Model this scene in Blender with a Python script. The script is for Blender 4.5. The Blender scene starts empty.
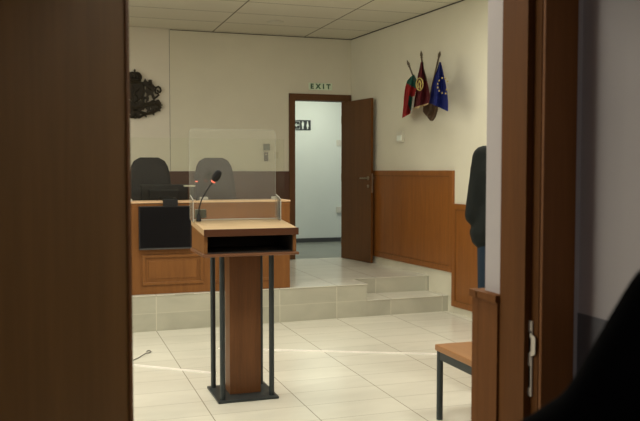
import bpy, bmesh, math, random
from mathutils import Vector, Matrix, noise
random.seed(7)
R = math.radians; PI = math.pi
S = bpy.context.scene; COL = S.collection

# ------------------------------------------------------------------ camera
F, H, YH = 800.0, 1.485, 171.0
PITCH = math.atan((210.5-YH)/F); YAW = math.atan((320-52)/F)
cam = bpy.data.objects.new('camera', bpy.data.cameras.new('camera')); COL.objects.link(cam)
cam.location = (0, 0, H); cam.rotation_euler = (PI/2-PITCH, 0, -YAW)
cam.data.sensor_width = 36; cam.data.lens = F/640*36; cam.data.clip_start = .02
cam.data.dof.use_dof = True; cam.data.dof.focus_distance = 5.6; cam.data.dof.aperture_fstop = 6.0
S.camera = cam
# ------------------------------------------------------------------ world, light, exposure
S.view_settings.view_transform = 'Standard'; S.view_settings.look = 'None'
S.view_settings.exposure = 0.0; S.view_settings.gamma = 1; S.view_settings.use_curve_mapping = False
w = bpy.data.worlds.new('world'); S.world = w; w.use_nodes = True
w.node_tree.nodes['Background'].inputs[0].default_value = (.55, .62, .75, 1)
w.node_tree.nodes['Background'].inputs[1].default_value = .6

def area(name, loc, rot, sx, sy, power, color):
    l = bpy.data.lights.new(name, 'AREA'); l.shape = 'RECTANGLE'; l.size = sx; l.size_y = sy
    l.energy = power; l.color = color
    o = bpy.data.objects.new(name, l); COL.objects.link(o); o.location = loc; o.rotation_euler = rot
    return o
WARM = (1.0, .95, .82)
# daylight through the courtroom's left window
area('window_daylight', (-4.25, 5.2, 1.9), (0, -PI/2, 0), 1.6, 3.0, 75, (.95, .95, .88))

# ------------------------------------------------------------------ helpers
def ray(u, v):
    fw = Vector((math.sin(YAW)*math.cos(PITCH), math.cos(YAW)*math.cos(PITCH), -math.sin(PITCH)))
    rt = Vector((math.cos(YAW), -math.sin(YAW), 0)); up = rt.cross(fw)
    return fw*F + rt*(u-320) - up*(v-210.5)
def atX(u, v, X): d = ray(u, v); return Vector((0, 0, H)) + d*X/d.x
def atY(u, v, Y): d = ray(u, v); return Vector((0, 0, H)) + d*Y/d.y

def atD(u, v, D): return Vector((0, 0, H)) + ray(u, v)*D/F

MATS = {}
def nt(name):
    m = bpy.data.materials.new(name); m.use_nodes = True
    return m, m.node_tree, m.node_tree.nodes['Principled BSDF']
def N(t, kind, **kw):
    n = t.nodes.new(kind)
    for k, v in kw.items(): setattr(n, k, v)
    return n
def plain(name, col, rough=.5, metal=0, var=.06, scale=12, spec=.5, emit=None, es=1, bump=0, coat=0):
    m, t, b = nt(name)
    tc = N(t, 'ShaderNodeTexCoord'); nz = N(t, 'ShaderNodeTexNoise')
    nz.inputs['Scale'].default_value = scale; nz.inputs['Detail'].default_value = 4
    t.links.new(tc.outputs['Object'], nz.inputs['Vector'])
    r = N(t, 'ShaderNodeValToRGB')
    r.color_ramp.elements[0].position = .3; r.color_ramp.elements[1].position = .7
    r.color_ramp.elements[0].color = (*[c*(1-var) for c in col], 1)
    r.color_ramp.elements[1].color = (*[min(1, c*(1+var)) for c in col], 1)
    t.links.new(nz.outputs['Fac'], r.inputs[0]); t.links.new(r.outputs[0], b.inputs['Base Color'])
    b.inputs['Roughness'].default_value = rough; b.inputs['Metallic'].default_value = metal
    b.inputs['Specular IOR Level'].default_value = spec; b.inputs['Coat Weight'].default_value = coat
    if bump:
        bp = N(t, 'ShaderNodeBump'); bp.inputs['Strength'].default_value = bump; bp.inputs['Distance'].default_value = .002
        t.links.new(nz.outputs['Fac'], bp.inputs['Height']); t.links.new(bp.outputs[0], b.inputs['Normal'])
    if emit:
        b.inputs['Emission Color'].default_value = (*emit, 1); b.inputs['Emission Strength'].default_value = es
    MATS[name] = m; return m
def wood(name, dark, light, rough=.38, axis='Z', scale=1.0, spec=.4):
    """grain stretched along one axis"""
    m, t, b = nt(name)
    tc = N(t, 'ShaderNodeTexCoord'); mp = N(t, 'ShaderNodeMapping')
    s = [9*scale]*3; s['XYZ'.index(axis)] = .7*scale; mp.inputs['Scale'].default_value = s
    t.links.new(tc.outputs['Object'], mp.inputs[0])
    n1 = N(t, 'ShaderNodeTexNoise'); n1.inputs['Scale'].default_value = 2.2; n1.inputs['Detail'].default_value = 6; n1.inputs['Distortion'].default_value = .6
    n2 = N(t, 'ShaderNodeTexNoise'); n2.inputs['Scale'].default_value = 14; n2.inputs['Detail'].default_value = 3
    t.links.new(mp.outputs[0], n1.inputs['Vector']); t.links.new(mp.outputs[0], n2.inputs['Vector'])
    mx = N(t, 'ShaderNodeMix'); mx.data_type = 'FLOAT'; mx.inputs[0].default_value = .35
    t.links.new(n1.outputs['Fac'], mx.inputs[2]); t.links.new(n2.outputs['Fac'], mx.inputs[3])
    r = N(t, 'ShaderNodeValToRGB'); r.color_ramp.elements[0].position = .32; r.color_ramp.elements[1].position = .68
    r.color_ramp.elements[0].color = (*dark, 1); r.color_ramp.elements[1].color = (*light, 1)
    t.links.new(mx.outputs[0], r.inputs[0]); t.links.new(r.outputs[0], b.inputs['Base Color'])
    b.inputs['Roughness'].default_value = rough; b.inputs['Specular IOR Level'].default_value = spec
    MATS[name] = m; return m
def gridmat(name, base, line, px, ox, py, oy, lw, rough=.3, axes='XY', var=.06, vein=.0, lineY=1.0, bump=0):
    """rectangular tiles with thin joints: periods px,py in metres along two world axes"""
    m, t, b = nt(name)
    g = N(t, 'ShaderNodeNewGeometry'); sp = N(t, 'ShaderNodeSeparateXYZ'); t.links.new(g.outputs['Position'], sp.inputs[0])
    def M(op, a, bb=None):
        n = N(t, 'ShaderNodeMath', operation=op)
        for i, v in enumerate((a, bb)):
            if v is None: continue
            if isinstance(v, (int, float)): n.inputs[i].default_value = v
            else: t.links.new(v, n.inputs[i])
        return n.outputs[0]
    masks = []; ids = []
    for ax, p_, o_, k in ((axes[0], px, ox, 1.0), (axes[1], py, oy, lineY)):
        c = M('DIVIDE', M('SUBTRACT', sp.outputs[ax], o_), p_)
        fl = M('FLOOR', M('ADD', c, .5)); ids.append(M('FLOOR', c))
        d = M('MULTIPLY', M('ABSOLUTE', M('SUBTRACT', c, fl)), p_)
        masks.append(M('MULTIPLY', M('LESS_THAN', d, lw/2), k))
    mask = M('MAXIMUM', masks[0], masks[1])
    cb = N(t, 'ShaderNodeCombineXYZ'); t.links.new(ids[0], cb.inputs[0]); t.links.new(ids[1], cb.inputs[1])
    wn = N(t, 'ShaderNodeTexWhiteNoise'); wn.noise_dimensions = '3D'; t.links.new(cb.outputs[0], wn.inputs['Vector'])
    nz = N(t, 'ShaderNodeTexNoise'); nz.inputs['Scale'].default_value = 1.6; nz.inputs['Detail'].default_value = 7; nz.inputs['Distortion'].default_value = 1.2
    ad = N(t, 'ShaderNodeVectorMath', operation='ADD'); sc = N(t, 'ShaderNodeVectorMath', operation='SCALE'); sc.inputs[3].default_value = 5
    t.links.new(wn.outputs['Color'], sc.inputs[0]); t.links.new(g.outputs['Position'], ad.inputs[0]); t.links.new(sc.outputs[0], ad.inputs[1])
    mp = N(t, 'ShaderNodeMapping'); mp.inputs['Scale'].default_value = (1, 3, 2); t.links.new(ad.outputs[0], mp.inputs[0]); t.links.new(mp.outputs[0], nz.inputs['Vector'])
    v = M('ADD', M('MULTIPLY', M('SUBTRACT', wn.outputs['Value'], .5), var), M('MULTIPLY', M('SUBTRACT', nz.outputs['Fac'], .5), vein))
    v = M('ADD', v, 1.0)
    vm = N(t, 'ShaderNodeVectorMath', operation='SCALE'); vm.inputs[0].default_value = base; t.links.new(v, vm.inputs[3])
    mx = N(t, 'ShaderNodeMix'); mx.data_type = 'RGBA'; t.links.new(mask, mx.inputs[0]); t.links.new(vm.outputs[0], mx.inputs[6]); mx.inputs[7].default_value = (*line, 1)
    t.links.new(mx.outputs[2], b.inputs['Base Color']); b.inputs['Roughness'].default_value = rough
    MATS[name] = m; return m
def acrylic(name, haze=.05, tint=(.97, .98, .95), ior=1.45):
    m, t, b = nt(name); t.nodes.remove(b); out = t.nodes['Material Output']
    tr = N(t, 'ShaderNodeBsdfTransparent'); tr.inputs[0].default_value = (*tint, 1)
    gl = N(t, 'ShaderNodeBsdfGlossy'); gl.inputs['Roughness'].default_value = .03
    df = N(t, 'ShaderNodeBsdfDiffuse'); df.inputs[0].default_value = (.85, .85, .8, 1)
    tl = N(t, 'ShaderNodeBsdfTranslucent'); tl.inputs[0].default_value = (.85, .85, .8, 1)
    fr = N(t, 'ShaderNodeFresnel'); fr.inputs[0].default_value = ior
    a = N(t, 'ShaderNodeMixShader'); t.links.new(fr.outputs[0], a.inputs[0]); t.links.new(tr.outputs[0], a.inputs[1]); t.links.new(gl.outputs[0], a.inputs[2])
    c = N(t, 'ShaderNodeMixShader'); c.inputs[0].default_value = .5; t.links.new(df.outputs[0], c.inputs[1]); t.links.new(tl.outputs[0], c.inputs[2])
    # pale haze standing in for whitish reflections, patchy like dust
    nz = N(t, 'ShaderNodeTexNoise'); nz.inputs['Scale'].default_value = 2.5; tc = N(t, 'ShaderNodeTexCoord'); t.links.new(tc.outputs['Object'], nz.inputs['Vector'])
    mr = N(t, 'ShaderNodeMapRange'); mr.inputs[3].default_value = haze*.7; mr.inputs[4].default_value = haze*1.3; t.links.new(nz.outputs['Fac'], mr.inputs[0])
    d = N(t, 'ShaderNodeMixShader'); t.links.new(mr.outputs[0], d.inputs[0]); t.links.new(a.outputs[0], d.inputs[1]); t.links.new(c.outputs[0], d.inputs[2])
    t.links.new(d.outputs[0], out.inputs[0]); MATS[name] = m; return m

# ---- mesh building
def bm_new(): return bmesh.new()
def box(bm, x0, x1, y0, y1, z0, z1, fn=None, bev=0):
    vs = [bm.verts.new((x, y, z)) for x in (x0, x1) for y in (y0, y1) for z in (z0, z1)]
    fs = [bm.faces.new([vs[i] for i in q]) for q in ((0,1,3,2),(4,6,7,5),(0,4,5,1),(2,3,7,6),(0,2,6,4),(1,5,7,3))]
    if bev:
        es = list({e for f in fs for e in f.edges})
        r = bmesh.ops.bevel(bm, geom=es, offset=bev, segments=2, affect='EDGES', profile=.5)
        vs = list({v for f in r['faces'] for v in f.verts} | {v for v in vs if v.is_valid})
    if fn:
        for v in vs: v.co = fn(v.co)
    return vs
def prism(bm, pts, z0, z1, fn=None):
    """extrude a 2D outline (x,y) from z0 to z1"""
    a = [bm.verts.new((p[0], p[1], z0)) for p in pts]; b = [bm.verts.new((p[0], p[1], z1)) for p in pts]
    n = len(pts); bm.faces.new(a[::-1]); bm.faces.new(b)
    for i in range(n): bm.faces.new([a[i], a[(i+1) % n], b[(i+1) % n], b[i]])
    if fn:
        for v in a+b: v.co = fn(v.co)
def tube(bm, pts, r, seg=10, cap=True):
    """round tube through points; r number or list"""
    pts = [Vector(p) for p in pts]; n = len(pts); rs = r if isinstance(r, (list, tuple)) else [r]*n
    rings = []; prev = None
    for i, p in enumerate(pts):
        t = (pts[min(i+1, n-1)] - pts[max(i-1, 0)]).normalized()
        if prev is None:
            a = t.orthogonal().normalized()
        else:
            a = (prev - t*prev.dot(t)).normalized()
        prev = a; b = t.cross(a)
        rings.append([bm.verts.new(p + (a*math.cos(2*PI*k/seg) + b*math.sin(2*PI*k/seg))*rs[i]) for k in range(seg)])
    for i in range(n-1):
        for k in range(seg):
            bm.faces.new([rings[i][k], rings[i][(k+1) % seg], rings[i+1][(k+1) % seg], rings[i+1][k]])
    if cap: bm.faces.new(rings[0][::-1]); bm.faces.new(rings[-1])
def lathe(bm, prof, c=(0,0,0), seg=24, fn=None):
    rings = []
    for r, z in prof:
        rings.append([bm.verts.new((c[0]+max(r, 1e-4)*math.cos(2*PI*k/seg), c[1]+max(r, 1e-4)*math.sin(2*PI*k/seg), c[2]+z)) for k in range(seg)])
    for i in range(len(rings)-1):
        for k in range(seg): bm.faces.new([rings[i][k], rings[i][(k+1) % seg], rings[i+1][(k+1) % seg], rings[i+1][k]])
    bm.faces.new(rings[0][::-1]); bm.faces.new(rings[-1])
    if fn:
        for rg in rings:
            for v in rg: v.co = fn(v.co)
def obj(name, bm, mat, parent=None, smooth=False, origin=None, loc=None):
    bmesh.ops.recalc_face_normals(bm, faces=bm.faces)
    if origin is not None:
        bmesh.ops.translate(bm, verts=bm.verts, vec=-Vector(origin))
    me = bpy.data.meshes.new(name); bm.to_mesh(me); bm.free()
    o = bpy.data.objects.new(name, me); COL.objects.link(o)
    for m in (mat if isinstance(mat, (list, tuple)) else [mat]): me.materials.append(m if not isinstance(m, str) else MATS[m])
    if smooth:
        for p in me.polygons: p.use_smooth = True
        try: me.set_sharp_from_angle(angle=R(40))
        except Exception: pass
    if origin is not None: o.location = origin
    if parent is not None: o.parent = parent
    if loc is not None: o.location = loc
    return o
def part(name, bm, mat, parent, smooth=False, label=None):
    """a part given in world coordinates, parented keeping its place (parents are never rotated when used)"""
    off = Vector((0, 0, 0)); p = parent
    while p is not None: off += p.location; p = p.parent
    bmesh.ops.translate(bm, verts=bm.verts, vec=-off)
    o = obj(name, bm, mat, parent, smooth)
    if label: o['label'] = label
    return o
def struct(name, bm, mat):
    o = obj(name, bm, mat); o['kind'] = 'structure'; return o
def tag(o, label, cat, group=None):
    o['label'] = label; o['category'] = cat
    if group: o['group'] = group
    return o
def thing(name, loc, label, cat, group=None):
    o = bpy.data.objects.new(name, None); COL.objects.link(o); o.location = loc; o.empty_display_size = .1
    return tag(o, label, cat, group)
def B1(*a, **k):
    bm = bm_new(); box(bm, *a, **k); return bm
def T1(pts, r, seg=10):
    bm = bm_new(); tube(bm, pts, r, seg); return bm

# ------------------------------------------------------------------ materials
plain('wall_paint', (.645, .615, .495), .85, var=.02, scale=3)
plain('wall_panel_paint', (.67, .63, .53), .85, var=.02, scale=3)
plain('corridor_paint', (.70, .74, .66), .8, var=.02, scale=2)
plain('lilac_paint', (.46, .42, .42), .8, var=.03, scale=2)
plain('dado_paint', (.115, .11, .12), .6, var=.05, scale=4)
gridmat('ceiling_tiles', (.66, .63, .52), (.16, .14, .10), 1.2, 1.93, .6, 8.71, .016, rough=.9, var=.05, vein=.04, lineY=.8)
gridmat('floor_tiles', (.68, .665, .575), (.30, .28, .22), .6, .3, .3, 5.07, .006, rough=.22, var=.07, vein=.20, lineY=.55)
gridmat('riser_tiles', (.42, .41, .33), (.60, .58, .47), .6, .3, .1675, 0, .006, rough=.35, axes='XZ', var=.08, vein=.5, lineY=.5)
gridmat('corridor_floor', (.21, .22, .19), (.15, .15, .13), .6, .3, .6, .1, .006, rough=.3, var=.05, vein=.3)
plain('near_corridor_floor', (.25, .24, .22), .5)
plain('skirting_tile', (.64, .61, .49), .35, var=.08, scale=3)
plain('dark_skirting', (.05, .05, .045), .5)
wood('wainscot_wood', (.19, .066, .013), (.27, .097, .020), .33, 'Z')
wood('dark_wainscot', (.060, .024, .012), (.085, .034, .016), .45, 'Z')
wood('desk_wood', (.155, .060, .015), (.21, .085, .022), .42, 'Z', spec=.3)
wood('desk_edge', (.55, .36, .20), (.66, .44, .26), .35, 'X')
wood('lectern_side', (.155, .066, .018), (.20, .086, .026), .38, 'Z')
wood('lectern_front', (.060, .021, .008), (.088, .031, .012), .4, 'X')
wood('lectern_lip', (.12, .052, .024), (.17, .075, .035), .35, 'X')
wood('lectern_column', (.10, .040, .013), (.15, .061, .020), .42, 'Z', spec=.3)
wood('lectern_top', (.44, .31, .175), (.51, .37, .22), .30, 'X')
wood('door_wood', (.095, .042, .015), (.122, .056, .021), .55, 'Z', .6, spec=.2)
wood('near_door_wood', (.20, .100, .030), (.26, .130, .040), .55, 'Z', .5, spec=.15)
wood('jamb_wood', (.10, .037, .008), (.14, .052, .012), .65, 'Z', .6, spec=.1)
wood('casing_wood', (.18, .068, .019), (.24, .092, .027), .5, 'Z', .6, spec=.2)
wood('reveal_wood', (.125, .046, .011), (.17, .064, .016), .65, 'Z', spec=.1)
wood('bench_wood', (.25, .12, .045), (.31, .15, .06), .38, 'Y')
plain('black_cavity', (.012, .010, .009), .7)  # darkness of hollows put into the colour: shelf inside, strike slots
plain('dark_metal', (.030, .038, .040), .42, .3, var=.1)
plain('black_plastic', (.008, .008, .009), .5, spec=.3)
plain('screen_black', (.006, .006, .007), .25, spec=.2)
plain('bezel_grey', (.06, .06, .06), .35)
plain('leather', (.016, .014, .014), .7, spec=.25, bump=.5, scale=60)
plain('chrome', (.55, .53, .48), .28, 1)
plain('brass_steel', (.40, .36, .28), .35, .9)
plain('foam', (.008, .008, .008), .95, bump=.8, scale=300)
plain('red_ring', (.8, .12, .08), .4, emit=(1, .22, .12), es=.8)
plain('bronze', (.022, .016, .007), .5, .4, var=.4, scale=40)
plain('off_white_plastic', (.62, .60, .50), .5)
plain('beige_plastic', (.53, .50, .38), .5)
plain('grey_green_plastic', (.13, .155, .12), .4)
plain('grey_plastic', (.12, .115, .095), .4)
plain('exit_plate', (.66, .78, .60), .3)
plain('exit_green', (.015, .09, .03), .5)
plain('sign_black', (.02, .025, .022), .5)
plain('sign_white', (.75, .8, .72), .5)
plain('white_cable', (.80, .76, .70), .5)
plain('grey_trunking', (.30, .29, .28), .45)
plain('pole_wood', (.06, .04, .02), .4)
plain('mount_wood', (.075, .042, .022), .5)
plain('cloth_white', (.62, .60, .52), .9)
plain('cloth_green', (.02, .14, .10), .9)
plain('cloth_red', (.45, .02, .02), .9)
plain('cloth_maroon', (.145, .008, .016), .85)
plain('cloth_blue', (.010, .022, .21), .85)
plain('cloth_gold', (.42, .32, .10), .7)
plain('gold_fringe', (.70, .55, .32), .8)
plain('green_black_cloth', (.009, .011, .010), .9, spec=.2, bump=.3, scale=90)
plain('jeans', (.014, .025, .041), .9, spec=.2, bump=.3, scale=120)
plain('coat_black', (.002, .002, .0025), .95, spec=.05)
plain('skin', (.48, .29, .20), .5)
plain('hair_dark', (.02, .013, .009), .6, bump=.6, scale=90)
plain('shoe_black', (.015, .014, .013), .35)
plain('eye_white', (.7, .68, .64), .2)
plain('lip', (.38, .14, .12), .5)
plain('strike_metal', (.62, .56, .48), .45, .3)
plain('lamp_diffuser', (.8, .8, .75), .5, emit=(1, .95, .80), es=4)
acrylic('lectern_acrylic', .07)
acrylic('desk_acrylic', .006, ior=1.25)
acrylic('acrylic_edge', .55)
acrylic('soft_edge', .22)
acrylic('flange_glint', .75)  # bright reflection along the bottom flange, put in as dense haze
acrylic('window_glass', .01)

# ------------------------------------------------------------------ the room
PZ = .335; ZC = 3.22; YB = 9.98
RA = Vector((3.775, YB, 0)); RD = Vector((.0808, -.9967, 0)); RN = Vector((-.9967, -.0808, 0))
def rw(c): return RA + RD*c[0] + RN*c[1] + Vector((0, 0, c[2]))     # (along right wall from the corner, out of it, up)
def rwY(Y): return (YB-Y)/.9967
XR2 = RA.x + .0808*rwY(2.0)
NY0, NY1, NY2 = 1.746, 1.926, 2.006      # near wall: corridor face, end of door frame, courtroom face
JX = 1.17; HX = .158; XL = -4.0

b = bm_new(); prism(b, [(XL, NY2), (XR2, NY2), (3.775, YB), (XL, YB)], -.06, 0); struct('floor', b, 'floor_tiles')
b = bm_new(); prism(b, [(XL, NY2), (XR2, NY2), (3.775, YB), (XL, YB)], ZC, ZC+.06); struct('ceiling', b, 'ceiling_tiles')
# back wall with the exit door opening
DX0, DX1, DZ = 2.917, 3.771, 2.487
b = bm_new(); box(b, XL-.15, 1.390, YB, YB+.15, 0, ZC); struct('wall_back_left', b, 'wall_panel_paint')
b = bm_new(); box(b, 1.396, DX0, YB, YB+.15, 0, ZC); box(b, DX0, DX1, YB, YB+.15, DZ, ZC); box(b, DX1, 4.0, YB, YB+.15, 0, ZC)
struct('wall_back', b, 'wall_paint')
b = bm_new(); box(b, 1.390, 1.396, YB+.004, YB+.15, 0, ZC); box(b, DX0, DX1, YB, YB+.15, 0, PZ-.001); struct('trim_1', b, 'grey_plastic')
# right wall
b = bm_new(); box(b, -.02, rwY(1.6), -.15, 0, 0, ZC, rw); struct('wall_right', b, 'wall_paint')
# left wall with a window
b = bm_new()
for y0, y1, z0, z1 in ((NY2, 3.6, 0, ZC), (6.8, YB, 0, ZC), (3.6, 6.8, 0, 1.0), (3.6, 6.8, 2.8, ZC)): box(b, XL-.15, XL, y0, y1, z0, z1)
struct('wall_left', b, 'wall_paint')
b = bm_new()
for y0, y1, z0, z1 in ((3.6, 3.66, 1, 2.8), (6.74, 6.8, 1, 2.8), (3.66, 6.74, 1, 1.06), (3.66, 6.74, 2.74, 2.8), (5.17, 5.23, 1.06, 2.74)): box(b, XL-.12, XL-.06, y0, y1, z0, z1)
wf = struct('window_1', b, 'off_white_plastic')
part('window_pane', B1(XL-.095, XL-.09, 3.66, 6.74, 1.06, 2.74), 'window_glass', wf)
# near wall around the doorway
b = bm_new()
box(b, XL-.15, HX-.10, NY0, NY2, 0, ZC); box(b, JX+.10, XR2, NY0, NY2, 0, ZC); box(b, HX-.10, JX+.10, NY0, NY2, 2.36, ZC)
box(b, JX, JX+.10, NY1+.001, NY2, 0, 2.36); box(b, HX-.10, HX, NY1+.001, NY2, 0, 2.36)
struct('wall_near', b, 'lilac_paint')

# platform with a notch holding the lower step
def ry(x): return 7.46 + (x-.68)*.0335
xs = 3.03
b = bm_new()
TD = 7.955
def wx(Y): return 3.775 + (YB-Y)*.0811 - .002
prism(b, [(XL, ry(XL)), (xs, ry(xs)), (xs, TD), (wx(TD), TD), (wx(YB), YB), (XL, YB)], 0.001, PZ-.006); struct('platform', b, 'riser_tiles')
b = bm_new()
prism(b, [(XL, ry(XL)-.006), (xs+.006, ry(xs)-.006), (xs+.006, TD-.006), (wx(TD), TD-.006), (wx(YB), YB), (XL, YB)], PZ-.006, PZ); struct('floor_platform', b, 'floor_tiles')
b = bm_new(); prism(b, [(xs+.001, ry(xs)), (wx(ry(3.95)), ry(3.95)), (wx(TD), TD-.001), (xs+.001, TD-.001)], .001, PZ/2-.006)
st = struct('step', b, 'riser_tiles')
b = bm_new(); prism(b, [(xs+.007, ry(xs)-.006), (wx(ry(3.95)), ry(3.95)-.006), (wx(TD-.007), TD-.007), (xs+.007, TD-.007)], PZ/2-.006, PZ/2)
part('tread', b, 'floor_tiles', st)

b = bm_new(); box(b, .0, rwY(2.1), .001, .010, ZC-.010, ZC-.001, rw); box(b, 1.4, 3.77, YB-.010, YB-.001, ZC-.008, ZC-.001); struct('trim_13', b, 'bronze')  # thin dark strips added as the shadow gap under the ceiling
# skirtings
e7 = rwY(7.46)
b = bm_new(); box(b, .0, rwY(TD-.01), 0, .014, PZ, PZ+.085, rw); box(b, rwY(TD-.01), e7+.03, 0, .014, PZ/2+.001, PZ+.085, rw); box(b, e7+.031, rwY(2.05), 0, .014, 0, .075, rw)
struct('baseboard_right', b, 'skirting_tile')

# wainscot on the right wall: upper length on the platform, lower length beyond
def panelled(name, x0, x1, z0, z1, seams=()):
    b = bm_new(); box(b, x0, x1, 0, .022, z0, z1, rw)
    box(b, x0, x1, .022, .034, z1-.055, z1, rw); box(b, x0, x1, .022, .034, z0, z0+.055, rw)
    box(b, x0, x0+.055, .022, .034, z0+.055, z1-.055, rw); box(b, x1-.055, x1, .022, .034, z0+.055, z1-.055, rw)
    o = struct(name, b, 'wainscot_wood')
    m = bm_new(); i = .055; th = .012
    for (a0, a1, c0, c1) in ((x0+i, x1-i, z1-i-th, z1-i), (x0+i, x1-i, z0+i, z0+i+th), (x0+i, x0+i+th, z0+i+th, z1-i-th), (x1-i-th, x1-i, z0+i+th, z1-i-th)):
        box(m, a0, a1, .022, .030, c0, c1, rw)
    for s in seams: box(m, s-.004, s+.004, .022, .0235, z0+i+th, z1-i-th, rw)
    part('moulding', m, 'desk_wood', o); return o
panelled('trim_2', .03, e7, PZ+.09, 1.49, (rwY(8.56),))
panelled('trim_3', e7+.004, rwY(6.02), .075, 1.145)
panelled('trim_4', rwY(6.02)+.004, rwY(4.5), .075, 1.145)
panelled('trim_5', rwY(4.5)+.004, rwY(2.1), .075, 1.145)
# wainscot on the back wall
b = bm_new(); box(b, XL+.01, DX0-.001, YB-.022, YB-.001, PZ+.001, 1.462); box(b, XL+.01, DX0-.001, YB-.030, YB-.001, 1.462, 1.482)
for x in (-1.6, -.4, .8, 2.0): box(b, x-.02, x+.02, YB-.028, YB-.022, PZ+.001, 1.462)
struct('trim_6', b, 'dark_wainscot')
# wainscot on the courtroom side of the near wall, wrapping the doorway reveal
b = bm_new()
box(b, JX-.022, JX-.001, NY1-.023, NY2, .0, 1.125); box(b, JX-.022, XR2-.1, NY2+.001, NY2+.034, 0, 1.125)
box(b, JX-.028, JX-.001, NY1-.023, NY2, 1.125, 1.145); box(b, JX-.030, XR2-.1, NY2+.001, NY2+.038, 1.125, 1.145)
struct('trim_7', b, 'reveal_wood')
b = bm_new(); box(b, XL+.01, HX+.020, NY2+.001, NY2+.06, 0, 1.145); struct('trim_8', b, 'casing_wood')

# near doorway frame (strike side, head, hinge side)
b = bm_new()
box(b, JX+.002, JX+.10, NY0-.002, NY1, 0, 2.14)                       # strike jamb
box(b, JX-.016, JX+.002, NY0+.034, NY1-.026, 0, 2.14)                      # stop
box(b, HX-.10, HX, NY0-.002, NY1, 0, 2.14); box(b, HX-.10, JX+.10, NY0-.002, NY1, 2.14, 2.36)
tr = struct('trim_9', b, 'jamb_wood')
b = bm_new(); box(b, JX+.003, JX+.1005, NY0-.016, NY0-.003, 0, 2.30, bev=.003); box(b, HX-.10, JX+.002, NY0-.016, NY0-.003, 2.16, 2.30, bev=.003); box(b, HX-.16, HX-.101, NY0-.016, NY0-.003, 0, 2.30, bev=.003)
part('casing', b, 'casing_wood', tr)
# strike plate
def strike():
    fn = lambda c: Vector((JX-.0005+c[2], NY0+.0375+c[0], 1.0+c[1]))
    b = bm_new(); t = .0025; y = .019
    # plate outline as pieces around two slots
    def q(y0, y1, z0, z1): prism(b, [(y0, z0), (y1, z0), (y1, z1), (y0, z1)], -t, 0.001, fn)
    q(-y, y, -.098, -.078); q(-y, -y+.005, -.078, -.020); q(y-.005, y, -.078, -.020); q(-y, y, -.020, .012); q(-y, -y+.004, .012, .068); q(-y, y, .068, .098)
    prism(b, [(-.018, .010), (-.018, .064), (-.022, .060), (-.022, .014)], -t, 0.001, fn)
    prism(b, [(-.018, .004), (-.010, .004), (-.010, .012), (-.018, .018)], -t, .001, fn); prism(b, [(-.018, .060), (-.010, .066), (-.010, .072), (-.018, .072)], -t, .001, fn)
    # latch lip bending round the jamb towards the corridor
    prism(b, [(-.034, .014), (-.036, .020), (-.036, .054), (-.034, .060), (-.012, .068), (-.012, .056), (-.018, .054), (-.018, .020), (-.012, .018), (-.012, .004)], -t-.0015, -t, fn)
    o = part('strike_plate', b, 'strike_metal', tr, label='grey metal strike plate')
    c = bm_new()
    for z0, z1 in ((-.078, -.020), (.016, .062)): prism(c, [(-.008, z0), (.009, z0), (.009, z1), (-.008, z1)], -.0008, .0012, fn)
    part('slot', c, 'black_cavity', o)
    d = bm_new()
    for z in (-.089, .088): lathe(d, [(.004, 0), (.004, .001), (.002, .0016)], (0, 0, 0), 10, lambda c_, z=z: fn(Vector((c_[0], z+c_[1], -t-c_[2]))))
    part('screw', d, 'chrome', o)
strike()
# near corridor shell
b = bm_new(); box(b, HX+.0005, JX-.0285, NY0-.004, NY2, -.05, .004); struct('trim_14', b, 'jamb_wood')
b = bm_new(); box(b, -1.4, 1.30, -2.5, NY0-.004, -.06, 0); struct('floor_corridor_near', b, 'near_corridor_floor')
b = bm_new(); box(b, -1.4, 1.30, -2.5, NY0-.004, 2.8, 2.86); struct('ceiling_corridor_near', b, 'corridor_paint')
b = bm_new(); box(b, 1.29, 1.40, -2.5, NY0-.002, 1.118, 2.8); struct('wall_corridor_right', b, 'lilac_paint')
b = bm_new(); box(b, 1.287, 1.40, -2.5, NY0-.002, 0, 1.118); struct('trim_10', b, 'dado_paint')
b = bm_new(); box(b, 1.2715, 1.29, NY0-.006, NY0-.002, 0, 2.8); struct('trim_11', b, 'lilac_paint')
b = bm_new(); box(b, -1.5, -1.4, -2.5, NY0-.002, 0, 2.8); box(b, -1.5, 1.40, -2.6, -2.5, 0, 2.8); struct('wall_corridor_left', b, 'lilac_paint')

# corridor beyond the exit door
CY = 12.3
b = bm_new(); box(b, 1.8, 6.5, YB, CY+.1, PZ-.05, PZ-.0005); struct('floor_corridor_far', b, 'corridor_floor')
b = bm_new(); box(b, 1.8, 6.5, CY, CY+.1, PZ, 3.0); box(b, 1.7, 1.8, YB+.15, CY, PZ, 3.0); box(b, 6.5, 6.6, YB+.15, CY, PZ, 3.0); struct('wall_corridor_far', b, 'corridor_paint')
b = bm_new(); box(b, 1.8, 6.5, YB+.15, CY+.1, 3.0, 3.06); struct('ceiling_corridor_far', b, 'corridor_paint')
b = bm_new(); box(b, 1.81, 6.49, CY-.012, CY-.001, PZ, PZ+.065); struct('baseboard_far', b, 'dark_skirting')

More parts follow.
